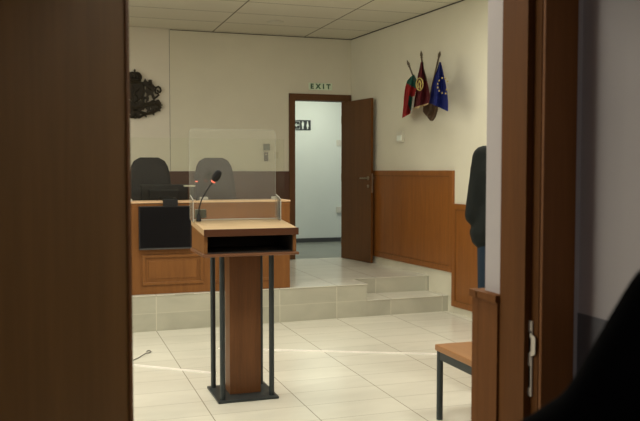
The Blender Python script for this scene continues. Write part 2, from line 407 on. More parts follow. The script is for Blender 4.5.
# exit door frame, leaf opened into the courtroom
b = bm_new()
box(b, DX0+.001, DX0+.078, YB-.030, YB+.14, PZ, DZ-.001); box(b, DX1-.078, DX1-.003, YB-.030, YB+.14, PZ, DZ-.001); box(b, DX0+.078, DX1-.078, YB-.030, YB+.14, DZ-.085, DZ-.001)
struct('trim_12', b, 'door_wood')
HP = Vector((3.622, 9.925, 0)); FP = Vector((3.748, 9.20, 0)); LD = (FP-HP); LW = LD.length; LD.normalize(); LN = Vector((LD.y, -LD.x, 0))
if LN.x > 0: LN = -LN       # towards the room, seen side
def lf(c): return HP + LD*c[0] + LN*c[1] + Vector((0, 0, c[2]))
b = bm_new(); box(b, 0, LW, -.030, 0, PZ+.006, 2.385, lf)
leaf = struct('door_1', b, 'door_wood')
b = bm_new(); box(b, LW, LW+.001, -.028, -.002, PZ+.008, 2.383, lf); part('edge_band', b, 'jamb_wood', leaf)
hz = 1.395
b = bm_new(); lathe(b, [(.024, 0), (.024, .006), (.012, .008), (.010, .045)], seg=16, fn=lambda c: lf((LW-.065+c[0], c[2], hz+c[1])))
lathe(b, [(.024, 0), (.024, .006), (.012, .008), (.010, .030)], seg=16, fn=lambda c: lf((LW-.065+c[0], -.036-c[2], hz+c[1])))
tube(b, [lf((LW-.065, .045, hz)), lf((LW-.09, .048, hz)), lf((LW-.19, .046, hz))], [.009, .009, .008])
tube(b, [lf((LW-.065, -.056, hz)), lf((LW+.01, -.054, hz)), lf((LW-.13, -.052, hz))][:1]+[lf((LW-.14, -.056, hz))], .007)
part('door_handle', b, 'brass_steel', leaf, True, 'brushed metal lever handle')
b = bm_new(); lathe(b, [(.020, 0), (.020, .006), (.008, .009)], seg=14, fn=lambda c: lf((LW-.065+c[0], c[2], hz-.10+c[1]))); part('lock_cylinder', b, 'brass_steel', leaf, True)
b = bm_new(); box(b, LW+.001, LW+.003, -.028, -.008, hz-.18, hz+.06, lf); box(b, LW+.003, LW+.018, -.024, -.012, hz-.01, hz+.012, lf); part('latch', b, 'brass_steel', leaf)
b = bm_new()
for z in (.55, 1.4, 2.15): tube(b, [lf((-.004, -.006, z-.05)), lf((-.004, -.006, z+.05))], .008)
part('hinge', b, 'brass_steel', leaf)

# near door leaf, hinged on the left and opened out towards the corridor
th = R(125); ND = Vector((math.cos(th), -math.sin(th), 0)); NN = Vector((ND.y, -ND.x, 0))
if NN.x < 0: NN = -NN
HN = Vector((HX-.004, 1.712, 0))
def nl(c): return HN + ND*c[0] + NN*c[1] + Vector((0, 0, c[2]))
b = bm_new(); box(b, 0, 1.0, -.044, 0, .008, 2.13, nl)
nleaf = struct('door_2', b, 'near_door_wood')
b = bm_new(); box(b, .0, .012, .0005, .003, .008, 2.13, nl); part('edge_band', b, 'casing_wood', nleaf)
b = bm_new()
for z in (.3, 1.05, 1.9): tube(b, [nl((-.008, -.036, z-.05)), nl((-.008, -.036, z+.05))], .008)
part('hinge', b, 'brass_steel', nleaf)
b = bm_new(); lathe(b, [(.026, 0), (.026, .006), (.010, .008), (.010, .045)], seg=16, fn=lambda c: nl((.94+c[0], c[2], 1.05+c[1]))); tube(b, [nl((.94, .045, 1.05)), nl((.82, .048, 1.05))], .009)
part('door_handle', b, 'brass_steel', nleaf, True)

# ------------------------------------------------------------------ lamps of the place
def ceiling_lamp(x, y, z, power, color, label, sx=.6, sy=.6):
    t = thing('ceiling_light', (x, y, z), label, 'light', 'square ceiling lights')
    b = bm_new()
    for a in ((x-sx/2, x+sx/2, y-sy/2, y-sy/2+.02), (x-sx/2, x+sx/2, y+sy/2-.02, y+sy/2), (x-sx/2, x-sx/2+.02, y-sy/2+.02, y+sy/2-.02), (x+sx/2-.02, x+sx/2, y-sy/2+.02, y+sy/2-.02)):
        box(b, *a, z-.02, z-.001)
    part('frame', b, 'off_white_plastic', t)
    part('diffuser', B1(x-sx/2+.02, x+sx/2-.02, y-sy/2+.02, y+sy/2-.02, z-.012, z-.004), 'lamp_diffuser', t)
    l = area('lamp', (0, 0, -.03), (0, 0, 0), sx-.06, sy-.06, power, color); l.parent = t
for x, c in ((-1.9, 'on the window side'), (.7, 'in the middle row'), (3.0, 'near the right wall')):
    for y, d_ in ((3.2, 'over the entrance end'), (5.8, 'before the platform')): ceiling_lamp(x, y, ZC, 34, WARM, 'square white ceiling light panel %s, %s' % (c, d_))
for x, c in ((-3.0, 'nearest the window corner'), (-1.0, 'left of the coat of arms')): ceiling_lamp(x, 8.4, ZC, 20, WARM, 'square white ceiling light panel over the platform, '+c)
ceiling_lamp(3.9, 11.2, 3.0, 23, (.98, 1.0, .86), 'square white ceiling light panel in the far corridor')
ceiling_lamp(-.3, -.6, 2.8, 6.5, (.95, .90, .97), 'square white ceiling light panel in the near corridor')
t = tag(obj('ceiling_speaker', (lambda b: (lathe(b, [(.10, 0), (.10, -.006), (.085, -.012), (.03, -.014)], (0, 0, 0), 28), b)[1])(bm_new()), 'off_white_plastic', smooth=True, loc=(2.50, 9.10, ZC-.0005)), 'small round off-white disc flush in the ceiling near the back wall', 'ceiling speaker')

# ------------------------------------------------------------------ judges' desk
DXR = 2.217; DY = 7.535; DTZ = 1.203
desk = thing('judges_desk', (1.1, DY+.3, PZ), "long brown wooden judges' desk with raised panels on the tiled platform", 'desk')
b = bm_new(); box(b, -2.6, DXR-.006, DY, DY+.03, PZ+.002, DTZ-.024); box(b, DXR-.036, DXR-.006, DY+.03, DY+.75, PZ+.002, DTZ-.024); box(b, -2.6, -2.57, DY+.03, DY+.75, PZ+.002, DTZ-.024)
part('body', b, 'desk_wood', desk)
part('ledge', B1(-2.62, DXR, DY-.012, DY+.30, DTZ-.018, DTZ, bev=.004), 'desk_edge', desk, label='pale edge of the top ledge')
part('worktop', B1(-2.57, DXR-.037, DY+.04, DY+.75, DTZ-.16, DTZ-.13), 'desk_wood', desk)
b = bm_new(); box(b, -2.6, DXR-.006, DY-.006, DY-.0005, DTZ-.050, DTZ-.023); part('apron', b, 'desk_wood', desk)
for x0, x1 in ((-1.95, -1.38), (-1.26, -.69), (-.58, -.01), (.10, .67), (.782, 1.352), (1.462, 2.032)):
    z0, z1 = .420, .707; m = bm_new(); wd = .030
    for a in ((x0, x1, z1-wd, z1), (x0, x1, z0, z0+wd), (x0, x0+wd, z0+wd, z1-wd), (x1-wd, x1, z0+wd, z1-wd)):
        box(m, a[0], a[1], DY-.014, DY-.0005, a[2], a[3], bev=.005)
    box(m, x0+wd+.03, x1-wd-.03, DY-.007, DY-.0005, z0+wd+.03, z1-wd-.03, bev=.002)
    part('panel', m, 'desk_wood', desk)

# television on the desk front
tv = thing('television', (.99, DY-.04, .76), 'black flat television hung on the front of the wooden desk', 'television')
part('casing', B1(.752, 1.236, DY-.055, DY-.016, .757, 1.160, bev=.005), 'black_plastic', tv)
part('screen', B1(.764, 1.224, DY-.0565, DY-.0545, .777, 1.150), 'screen_black', tv)
part('bezel', B1(.755, 1.233, DY-.0575, DY-.0548, .759, .770), 'bezel_grey', tv, label='thin grey lower bezel')
b = bm_new(); box(b, .975, 1.110, DY-.060, DY-.020, 1.160, 1.222, bev=.004); box(b, .985, 1.10, DY-.020, DY+.10, 1.2045, 1.222, bev=.003)
part('bracket', b, 'black_plastic', tv)
# monitor standing behind the ledge, seen from the back
mo = thing('computer_monitor', (1.03, DY+.5, DTZ-.13), 'wide black monitor seen from behind on top of the desk', 'monitor')
part('casing', B1(.82, 1.285, DY+.44, DY+.475, 1.115, 1.352, bev=.010), 'black_plastic', mo)
part('rear_bulge', B1(.90, 1.20, DY+.415, DY+.441, 1.15, 1.30, bev=.008), 'black_plastic', mo)
part('screen', B1(.83, 1.275, DY+.474, DY+.478, 1.13, 1.345), 'screen_black', mo)
b = bm_new(); box(b, 1.02, 1.08, DY+.39, DY+.415, DTZ-.118, 1.24); box(b, .93, 1.17, DY+.34, DY+.56, DTZ-.1295, DTZ-.118); part('stand', b, 'black_plastic', mo)
# cable over the ledge
pts = [(.93, DY+.19, 1.215), (.945, DY+.14, 1.2085), (.955, DY+.03, 1.24), (.985, DY+.0, 1.25), (1.03, DY-.03, 1.238), (1.07, DY-.030, 1.232), (1.10, DY+.04, 1.235), (1.125, DY+.09, 1.209)]
tag(obj('cable', T1(pts, .004, 8), 'black_plastic', smooth=True, origin=(1.0, DY, 1.21)), 'thin black cable looped over the desk ledge above the television', 'cable')
tag(obj('paper_box', B1(.655, .70, DY+.02, DY+.12, DTZ+.001, DTZ+.022, bev=.002), 'off_white_plastic', origin=(.68, DY+.07, DTZ)), 'small white box on the desk ledge beside the door edge', 'box')
# desk screen
ds = thing('acrylic_desk_screen', (.9, DY+.20, DTZ), 'wide clear acrylic screen standing along the top of the judges\' desk', 'screen')
part('pane', B1(-1.2, 2.212, DY+.200, DY+.205, DTZ+.012, 1.802), 'desk_acrylic', ds)
for x in (-1.0, .2, 1.40, 2.12):
    b = bm_new(); box(b, x-.04, x+.04, DY+.185, DY+.220, DTZ+.001, DTZ+.012); box(b, x-.04, x+.04, DY+.190, DY+.1995, DTZ+.012, DTZ+.03); box(b, x-.04, x+.04, DY+.2055, DY+.215, DTZ+.012, DTZ+.03)
    part('foot', b, 'acrylic_edge', ds)
# open laptop-like white folder and desk microphone
tag(obj('document_tray', B1(1.235, 1.335, DY+.30, DY+.40, 1.331, 1.345, bev=.002), 'off_white_plastic', origin=(1.29, DY+.38, 1.332)), 'narrow white tray edge beside the monitor on the desk', 'tray')
b = bm_new(); box(b, 1.292, 1.328, DY+.32, DY+.39, DTZ-.129, 1.330)
o = obj('tray_stand', b, 'dark_metal', origin=(1.296, DY+.40, DTZ-.129)); tag(o, 'dark upright box under the white tray beside the monitor', 'box')
def goose(name, base, pts, head, hd, label, group=None, base_box=None):
    t = thing(name, base, label, 'microphone')
    if base_box: part('base', B1(*base_box, bev=.003), 'black_plastic', t)
    else:
        b = bm_new(); lathe(b, [(.017, 0), (.017, .012), (.012, .018), (.011, .045), (.007, .05)], base, 16); part('base', b, 'black_plastic', t, True)
    part('gooseneck', T1(pts, .0042, 8), 'black_plastic', t, True)
    hd = Vector(hd).normalized(); q = Vector((0, 0, 1)).rotation_difference(hd)
    hv = Vector(head)
    f = lambda c: hv + q @ (Vector(c)*.93)
    b = bm_new(); lathe(b, [(.010, 0), (.0155, .003), (.0155, .009), (.012, .012)], (0, 0, 0), 20, f); part('light_ring', b, 'red_ring', t, True, 'glowing red ring')
    b = bm_new(); lathe(b, [(.012, .010), (.019, .018), (.0265, .035), (.0285, .055), (.0265, .075), (.019, .090), (.009, .097)], (0, 0, 0), 22, f); part('windscreen', b, 'foam', t, True)
goose('microphone', (1.322, DY+.12, DTZ+.0005), [(1.322, DY+.12, DTZ+.04), (1.322, DY+.125, DTZ+.09), (1.320, DY+.13, DTZ+.16), (1.318, DY+.135, DTZ+.178)], (1.318, DY+.135, DTZ+.176), (.05, .1, 1), 'small desk microphone with red ring standing on the desk ledge by the monitor')

# ------------------------------------------------------------------ judges' chairs
def judge_chair(x, y, rz, label):
    t = thing('office_chair', (x, y, PZ), label, 'chair', "judges' leather chairs behind the desk")
    def P(name, bm, mat, par=t, smooth=True): return obj(name, bm, mat, par, smooth)
    # local coordinates, the sitter faces -y
    b = bm_new(); rows = []
    prof = [(.50, .20, .03), (.58, .225, .035), (.70, .238, .045), (.85, .238, .055), (1.00, .228, .06), (1.12, .215, .06), (1.20, .198, .055), (1.26, .165, .05), (1.297, .10, .03)]
    for z, hw, d in prof:
        yy = .20 + (z-.5)*.16; ring = []
        for k in range(20):
            a = 2*PI*k/20; cx = math.copysign(abs(math.cos(a))**.55, math.cos(a)); sy = math.copysign(abs(math.sin(a))**.7, math.sin(a))
            ring.append(b.verts.new((hw*cx, yy + d*sy - .02*(cx**2), z)))
        rows.append(ring)
    for i in range(len(rows)-1):
        for k in range(20): b.faces.new([rows[i][k], rows[i][(k+1) % 20], rows[i+1][(k+1) % 20], rows[i+1][k]])
    b.faces.new(rows[0][::-1]); b.faces.new(rows[-1])
    P('backrest', b, 'leather')
    b = bm_new(); box(b, -.25, .25, -.27, .20, .42, .52, bev=.035); P('seat', b, 'leather')
    for s in (-1, 1):
        b = bm_new(); tube(b, [(s*.26, .16, .62), (s*.31, .05, .66), (s*.31, -.18, .66), (s*.29, -.22, .60), (s*.25, -.18, .46)], .018, 10); box(b, s*.31-.03, s*.31+.03, -.19, .08, .675, .70, bev=.01)
        P('armrest', b, 'black_plastic')
    b = bm_new(); tube(b, [(0, 0, .09), (0, 0, .42)], .028, 14); P('column', b, 'chrome')
    b = bm_new()
    for k in range(5):
        a = 2*PI*k/5+.3; tube(b, [(0, 0, .11), (.15*math.cos(a), .15*math.sin(a), .10), (.28*math.cos(a), .28*math.sin(a), .075)], [.028, .022, .016])
    P('star_base', b, 'black_plastic')
    for k in range(5):
        a = 2*PI*k/5+.3; b = bm_new(); c = Vector((.28*math.cos(a), .28*math.sin(a), .031)); n = Vector((-math.sin(a), math.cos(a), 0))
        tube(b, [c-n*.022, c+n*.022], .030, 16); P('caster', b, 'black_plastic')
    t.rotation_euler.z = rz
    return t
judge_chair(1.005, 8.52, 0, 'black high-backed leather office chair behind the desk, left of the two')
judge_chair(1.71, 8.52, 0, 'dark high-backed leather office chair behind the lectern screen, right of the two')

# ------------------------------------------------------------------ lectern
lec = thing('lectern', (1.18, 5.18, 0), 'wooden lectern on a square wooden column with four dark metal rods', 'lectern')
part('base_plate', B1(.985, 1.385, 4.975, 5.372, .001, .016, bev=.002), 'dark_metal', lec)
part('column', B1(1.090, 1.298, 5.115, 5.262, .017, .959), 'lectern_column', lec, label='reddish brown wooden column')
for x, y in ((1.022, 5.022), (1.350, 5.030), (1.020, 5.325), (1.350, 5.325)):
    b = bm_new(); tube(b, [(x, y, .016), (x, y, .959)], .0172, 14); part('rod', b, 'dark_metal', lec, True)
LX0, LX1, LY0, LY1 = .872, 1.456, 4.82, 5.262
part('bottom_board', B1(.861, 1.470, 4.80, 5.27, .960, .978, bev=.004), 'lectern_lip', lec, label='bottom board with a pale pinkish edge')
def zt(y): return 1.090 + (y-4.80)*.083
for x0, x1 in ((LX0, LX0+.02), (LX1-.02, LX1)):
    b = bm_new(); a = [b.verts.new((x0, y, z)) for y, z in ((LY0, .979), (LY1, .979), (LY1, zt(LY1)), (LY0, zt(LY0)))]; c = [b.verts.new((x1, v.co.y, v.co.z)) for v in a]
    b.faces.new(a); b.faces.new(c[::-1])
    for i in range(4): b.faces.new([a[i], a[(i+1) % 4], c[(i+1) % 4], c[i]])
    part('side_panel', b, 'lectern_side', lec)
b = bm_new(); box(b, LX0+.021, LX1-.021, LY1-.02, LY1, .979, zt(LY1)-.004); part('back_panel', b, 'lectern_side', lec)
part('shade_floor', B1(LX0+.021, LX1-.021, 4.835, LY1-.021, .979, .983), 'black_cavity', lec, label='black sheet for the shade inside the open shelf')
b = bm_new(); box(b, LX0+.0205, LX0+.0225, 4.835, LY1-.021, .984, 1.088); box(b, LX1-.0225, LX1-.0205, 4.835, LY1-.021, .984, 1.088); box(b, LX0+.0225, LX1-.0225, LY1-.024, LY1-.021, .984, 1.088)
part('shade_sheets', b, 'black_cavity', lec)  # black sheets stand in for the shade inside the shelf
# sloped top board, dark front edge
def top(bm, x0, x1, y0, y1, t0, t1):
    box(bm, x0, x1, y0, y1, t0, t1, lambda c: Vector((c[0], c[1], zt(c[1])+c[2])))
b = bm_new(); top(b, .868, 1.466, 4.81, 5.268, .001, .036); part('top_board', b, 'lectern_top', lec, label='pale sloping top board')
b = bm_new(); box(b, .868, 1.466, 4.795, 4.8095, 1.086, 1.130, bev=.002); part('front_edge', b, 'lectern_front', lec, label='dark reddish front edge')
def ztt(y): return zt(y)+.0365
# acrylic guard on the lectern
ga = thing('acrylic_lectern_screen', (1.15, 5.25, 1.168), 'tall clear acrylic screen with folded lower wings on the lectern top', 'screen')
def rrect(x0, x1, z0, z1, r):
    pts = [(x0, z0), (x1, z0)]
    for cx, cz, a0 in ((x1-r, z1-r, 0), (x0+r, z1-r, PI/2)):
        for k in range(7): a = a0+PI/2*k/6; pts.append((cx+r*math.cos(a), cz+r*math.sin(a)))
    return pts
b = bm_new(); prism(b, rrect(.856, 1.438, 1.172, 1.760, .02), 5.245, 5.250, lambda c: Vector((c[0], c[2], c[1]))); part('pane', b, 'lectern_acrylic', ga)
b = bm_new(); box(b, .8555, .8575, 5.2440, 5.2515, 1.172, 1.745); box(b, 1.4375, 1.4395, 5.2440, 5.2515, 1.172, 1.745); box(b, .87, 1.425, 5.2440, 5.2515, 1.7600, 1.7620); part('polished_edge', b, 'soft_edge', ga)
for x0 in (.857, 1.4405):
    b = bm_new(); f = lambda c, x0=x0: Vector((x0+c[2], c[0], c[1]))
    prism(b, [(5.13, ztt(5.13)+.001), (5.2435, ztt(5.2435)+.001), (5.2435, 1.325), (5.14, 1.300), (5.13, 1.288)], 0, .004, f); w_ = part('wing', b, 'lectern_acrylic', ga)
    b = bm_new(); box(b, x0-.0005, x0+.0045, 5.1275, 5.1298, ztt(5.13)+.001, 1.288); box(b, x0-.0005, x0+.0045, 5.130, 5.24, 1.300, 1.303, lambda c: Vector((c[0], c[1], c[2]+(c[1]-5.14)*.24))); part('polished_edge', b, 'acrylic_edge', w_)
b = bm_new(); box(b, .864, 1.436, 5.205, 5.2435, ztt(5.243)+.001, ztt(5.243)+.005); part('base_flange', b, 'flange_glint', ga, label='bottom flange with its bright reflection put into the material')
# goose neck microphone on the lectern
mb = Vector((.925, 5.185, ztt(5.185)))
mb = atY(198.6, 219.5, 5.17); mb.z = ztt(5.17)+.001
neck = [mb+Vector((0, 0, .045))] + [atY(u, v, y) for u, v, y in ((199.2, 208, 5.165), (201.5, 200, 5.155), (205.5, 192.5, 5.14), (210, 185.8, 5.125), (212.8, 182.3, 5.118))]
hp = neck[-1]
goose('microphone', mb, neck, hp, atY(217.5, 174.5, 5.10)-hp, 'black gooseneck microphone with glowing red ring on the lectern top')
tag(obj('control_box', B1(.892, .968, 5.256, 5.275, 1.172, 1.232, bev=.004), 'grey_green_plastic', origin=(.93, 5.265, 1.18)), 'small grey green box behind the lectern screen at the microphone foot', 'box')
bpy.data.objects['control_box'].location.y -= .0

# ------------------------------------------------------------------ bench
be = thing('bench', (2.6, 3.7, 0), 'wooden bench seat on a dark metal frame, cut off by the doorway', 'bench')
BX0, BX1, BY0, BY1 = 2.155, 2.60, 2.45, 4.275
part('seat', B1(BX0, BX1, BY0, BY1, .415, .452, bev=.006), 'bench_wood', be)
b = bm_new()
box(b, BX0+.012, BX0+.040, BY0+.045, BY1-.045, .365, .4145); box(b, BX1-.04, BX1-.012, BY0+.045, BY1-.045, .365, .4145)
box(b, BX0+.045, BX1-.045, BY1-.040, BY1-.012, .365, .4145); box(b, BX0+.045, BX1-.045, BY0+.012, BY0+.040, .365, .4145)
part('frame', b, 'dark_metal', be)
for x in (BX0+.024, BX1-.026):
    for y in (BY1-.024, BY0+.026):
        b = bm_new(); tube(b, [(x, y, .0005), (x, y, .414)], .019, 14); l = part('leg', b, 'dark_metal', be, True)
        b = bm_new(); tube(b, [(x, y, .414), (x, y, .432)], .0195, 14)
        b.free()
# bench cushion-less backrest knob seen behind the seat
# ------------------------------------------------------------------ cables on the floor
def flat_cable(name, pts, w_, h, mat, label, cat='cable cover'):
    b = bm_new(); rows = []
    P = [Vector(p) for p in pts]
    for i, p in enumerate(P):
        t = (P[min(i+1, len(P)-1)]-P[max(i-1, 0)]).normalized(); n = Vector((-t.y, t.x, 0))
        rows.append([b.verts.new(p+n*s*w_/2*k+Vector((0, 0, z))) for s, k, z in ((-1, 1, .0008), (-1, .6, h), (1, .6, h), (1, 1, .0008))])
    for i in range(len(rows)-1):
        for k in range(4): b.faces.new([rows[i][k], rows[i][(k+1) % 4], rows[i+1][(k+1) % 4], rows[i+1][k]])
    b.faces.new(rows[0][::-1]); b.faces.new(rows[-1])
    return tag(obj(name, b, mat, origin=P[0]), label, cat)
flat_cable('cable_cover', [(.0, 6.62, 0), (.553, 6.205, 0), (.75, 6.045, 0), (.93, 5.90, 0), (1.03, 5.82, 0), (1.12, 5.74, 0)], .024, .009, 'white_cable', 'white floor cable cover running from the left to the lectern base')
flat_cable('cable_cover', [(1.30, 6.55, 0), (1.736, 6.345, 0), (2.0, 6.222, 0), (2.333, 6.066, 0), (2.70, 5.895, 0), (2.938, 5.785, 0), (3.7, 5.43, 0)], .024, .009, 'white_cable', 'white floor cable cover running right from the lectern towards the bench')
pts = [(.585, 6.34, .006), (.60, 6.37, .006), (.625, 6.40, .006), (.66, 6.45, .012), (.70, 6.52, .012), (.73, 6.56, .006), (.75, 6.60, .006), (.745, 6.64, .006), (.72, 6.635, .006), (.715, 6.60, .006)]
tag(obj('wire', T1(pts, .0035, 8), 'bezel_grey', smooth=True, origin=(.6, 6.37, 0)), 'short dark wire lying on the floor tiles left of the lectern', 'wire')

# ------------------------------------------------------------------ on the back wall
YW = YB-.0008
# EXIT sign
ex = thing('exit_sign', (3.347, YW-.01, 2.59), 'pale green exit sign plate with dark letters above the door', 'sign')
part('plate', B1(3.186, 3.508, YW-.012, YW, 2.543, 2.632, bev=.003), 'exit_plate', ex)
def text_mesh(txt, size, mat, parent, cx, y, cz, name, sx=1.0, spacing=1.0, ext=.0015, bold=0):
    cu = bpy.data.curves.new(name, 'FONT'); cu.body = txt; cu.size = size; cu.extrude = ext; cu.align_x = 'CENTER'; cu.align_y = 'CENTER'; cu.space_character = spacing; cu.offset = bold
    tmp = bpy.data.objects.new('tmp', cu); COL.objects.link(tmp)
    me = bpy.data.meshes.new_from_object(tmp.evaluated_get(bpy.context.evaluated_depsgraph_get()))
    bpy.data.objects.remove(tmp)
    b = bm_new(); b.from_mesh(me); bpy.data.meshes.remove(me)
    xs_ = [v.co.x for v in b.verts]; zs_ = [v.co.y for v in b.verts]; mx, mz = (min(xs_)+max(xs_))/2, (min(zs_)+max(zs_))/2
    for v in b.verts: v.co = Vector((cx+(v.co.x-mx)*sx, y+v.co.z, cz+v.co.y-mz))
    return part(name, b, mat, parent)
text_mesh('EXIT', .086, 'exit_green', ex, 3.347, YW-.0137, 2.588, 'lettering', 1.0, 1.75, .001, .004)
# WC sign in the far corridor
YC = CY-.0008
wc = thing('toilet_sign', (3.82, YC-.004, 2.2), 'black toilet sign with white arrow and two figures in the far corridor', 'sign')
part('plate', B1(3.66, 3.962, YC-.006, YC, 2.138, 2.300), 'sign_black', wc)
b = bm_new(); f = lambda c: Vector((c[0], c[2], c[1])); y0, y1 = YC-.0075, YC-.0062
def poly(pts): prism(b, pts, y0, y1, f)
for a in ((3.674, 3.776, 2.280, 2.284), (3.674, 3.776, 2.154, 2.158), (3.674, 3.678, 2.158, 2.280), (3.772, 3.776, 2.158, 2.280)): box(b, a[0], a[1], y0, y1, a[2], a[3])
poly([(3.694, 2.219), (3.722, 2.250), (3.732, 2.250), (3.712, 2.226), (3.760, 2.226), (3.760, 2.212), (3.712, 2.212), (3.732, 2.188), (3.722, 2.188)])
part('arrow', b, 'sign_white', wc)
for cx, fem in ((3.828, 0), (3.908, 1)):
    b = bm_new(); lathe(b, [(.011, 0), (.011, .001)], (0, 0, 0), 14, lambda c, cx=cx: Vector((cx+c[0], y0+c[2], 2.270+c[1])))
    if fem: poly([(cx-.008, 2.2595), (cx+.008, 2.2595), (cx+.021, 2.196), (cx+.008, 2.196), (cx+.008, 2.156), (cx-.008, 2.156), (cx-.008, 2.196), (cx-.021, 2.196)])
    else: poly([(cx-.018, 2.2595), (cx+.018, 2.2595), (cx+.018, 2.205), (cx+.010, 2.205), (cx+.010, 2.156), (cx-.010, 2.156), (cx-.010, 2.205), (cx-.018, 2.205)])
    part('figure', b, 'sign_white', wc)
def switch(name, x, z, w_, h, d, Y, mat, label, cat='switch', rock=True):
    t = thing(name, (x, Y, z), label, cat)
    part('plate', B1(x-w_/2, x+w_/2, Y-d, Y, z-h/2, z+h/2, bev=.003), mat, t)
    if rock: part('rocker', B1(x-w_*.28, x+w_*.28, Y-d-.004, Y-d-.0005, z-h*.3, z+h*.3, bev=.001), mat, t)
    return t
switch('light_switch', 4.445, 1.94, .085, .10, .012, YC, 'off_white_plastic', 'white light switch high on the corridor wall beyond the exit door')
switch('wall_socket', 4.445, .85, .085, .10, .03, YC, 'off_white_plastic', 'white wall socket low on the corridor wall beyond the exit door', 'socket')
th_ = switch('thermostat', 2.614, 1.790, .098, .098, .025, YW, 'beige_plastic', 'square grey green thermostat display on the back wall by the door', 'thermostat', False)
part('display', B1(2.572, 2.656, YW-.028, YW-.0255, 1.752, 1.830), 'grey_green_plastic', th_)
rc = switch('remote_control', 2.610, 1.668, .053, .112, .022, YW, 'grey_plastic', 'narrow grey remote control holder under the thermostat', 'remote control', False)
part('button', B1(2.598, 2.622, YW-.025, YW-.0225, 1.69, 1.705), 'beige_plastic', rc)
switch('light_switch', 2.752, 1.690, .052, .080, .010, YW, 'beige_plastic', 'small cream light switch on the wall between thermostat and exit door')

# coat of arms
em = thing('coat_of_arms', (.971, YW-.03, 2.42), 'dark bronze openwork coat of arms with crown and lions on the wall', 'emblem')
EX, EZ, EK = .971, 2.716, .600/50.0     # px -> metre: x from u 134.7, z from v 69
def e(u, v, d=0): return Vector((EX+(u-134.7)*EK*.98, YW-.012-d, EZ-(v-69)*EK))
def cr(x, y): return (125+x/7.01, 60+y/7.01)
def eprism(b, pts, d0=0, d1=.03, mir=False):
    q = []
    for x, y in pts:
        u, v = cr(x, y)
        if mir: u = 2*134.7-u
        q.append((u, v))
    prism(b, q, d0, d1, lambda c: e(c[0], c[1], c[2]))
def etube(b, pts, r, mir=False, d=.015):
    P = []
    for x, y in pts:
        u, v = cr(x, y)
        if mir: u = 2*134.7-u
        P.append(e(u, v, d))
    tube(b, P, r, 8)
def smoothpts(pts, n=4):
    out = []; m = len(pts)
    for i in range(m):
        p0, p1, p2, p3 = [Vector(pts[(i+k-1) % m]).to_2d() for k in range(4)]
        for k in range(n):
            t = k/n; out.append(tuple(.5*((2*p1)+(-p0+p2)*t+(2*p0-5*p1+4*p2-p3)*t*t+(-p0+3*p1-3*p2+p3)*t**3)))
    return out
b = bm_new()
for k in (-2, -1, 0, 1, 2):       # ribs of the crown
    etube(b, [(68+k*6, 88), (68+k*16, 94), (68+k*22, 112), (68+k*20, 134)], .016)
eprism(b, smoothpts([(40, 92), (68, 84), (96, 92), (114, 112), (104, 134), (68, 140), (32, 134), (22, 112)], 3), 0, .018)
etube(b, [(28, 138), (50, 147), (68, 149), (86, 147), (110, 138)], .020)
etube(b, [(68, 90), (68, 64)], .008); etube(b, [(60, 72), (76, 72)], .007)
for k in range(5): u, v = cr(30+k*19, 134-abs(k-2)*-1); lathe(b, [(.001, -.012), (.012, 0), (.001, .012)], e(u, v-1.2, .03), 8)
part('crown', b, 'bronze', em, True)
b = bm_new()
eprism(b, smoothpts([(14, 156), (68, 160), (122, 156), (124, 220), (116, 262), (68, 296), (20, 262), (12, 220)], 3), 0, .016)
etube(b, [(14, 156), (68, 161), (122, 156), (125, 220), (116, 262), (68, 297), (20, 262), (12, 220), (14, 156)], .011, d=.02)
part('shield', b, 'bronze', em, True)
b = bm_new()
etube(b, [(50, 280), (52, 250), (62, 225), (60, 195), (48, 180)], .010, d=.026); etube(b, [(60, 225), (85, 215), (98, 195)], .009, d=.026); etube(b, [(62, 240), (84, 250), (90, 275)], .009, d=.026); etube(b, [(50, 245), (34, 232), (30, 205), (40, 190)], .007, d=.026)
part('shield_lion', b, 'bronze', em, True)
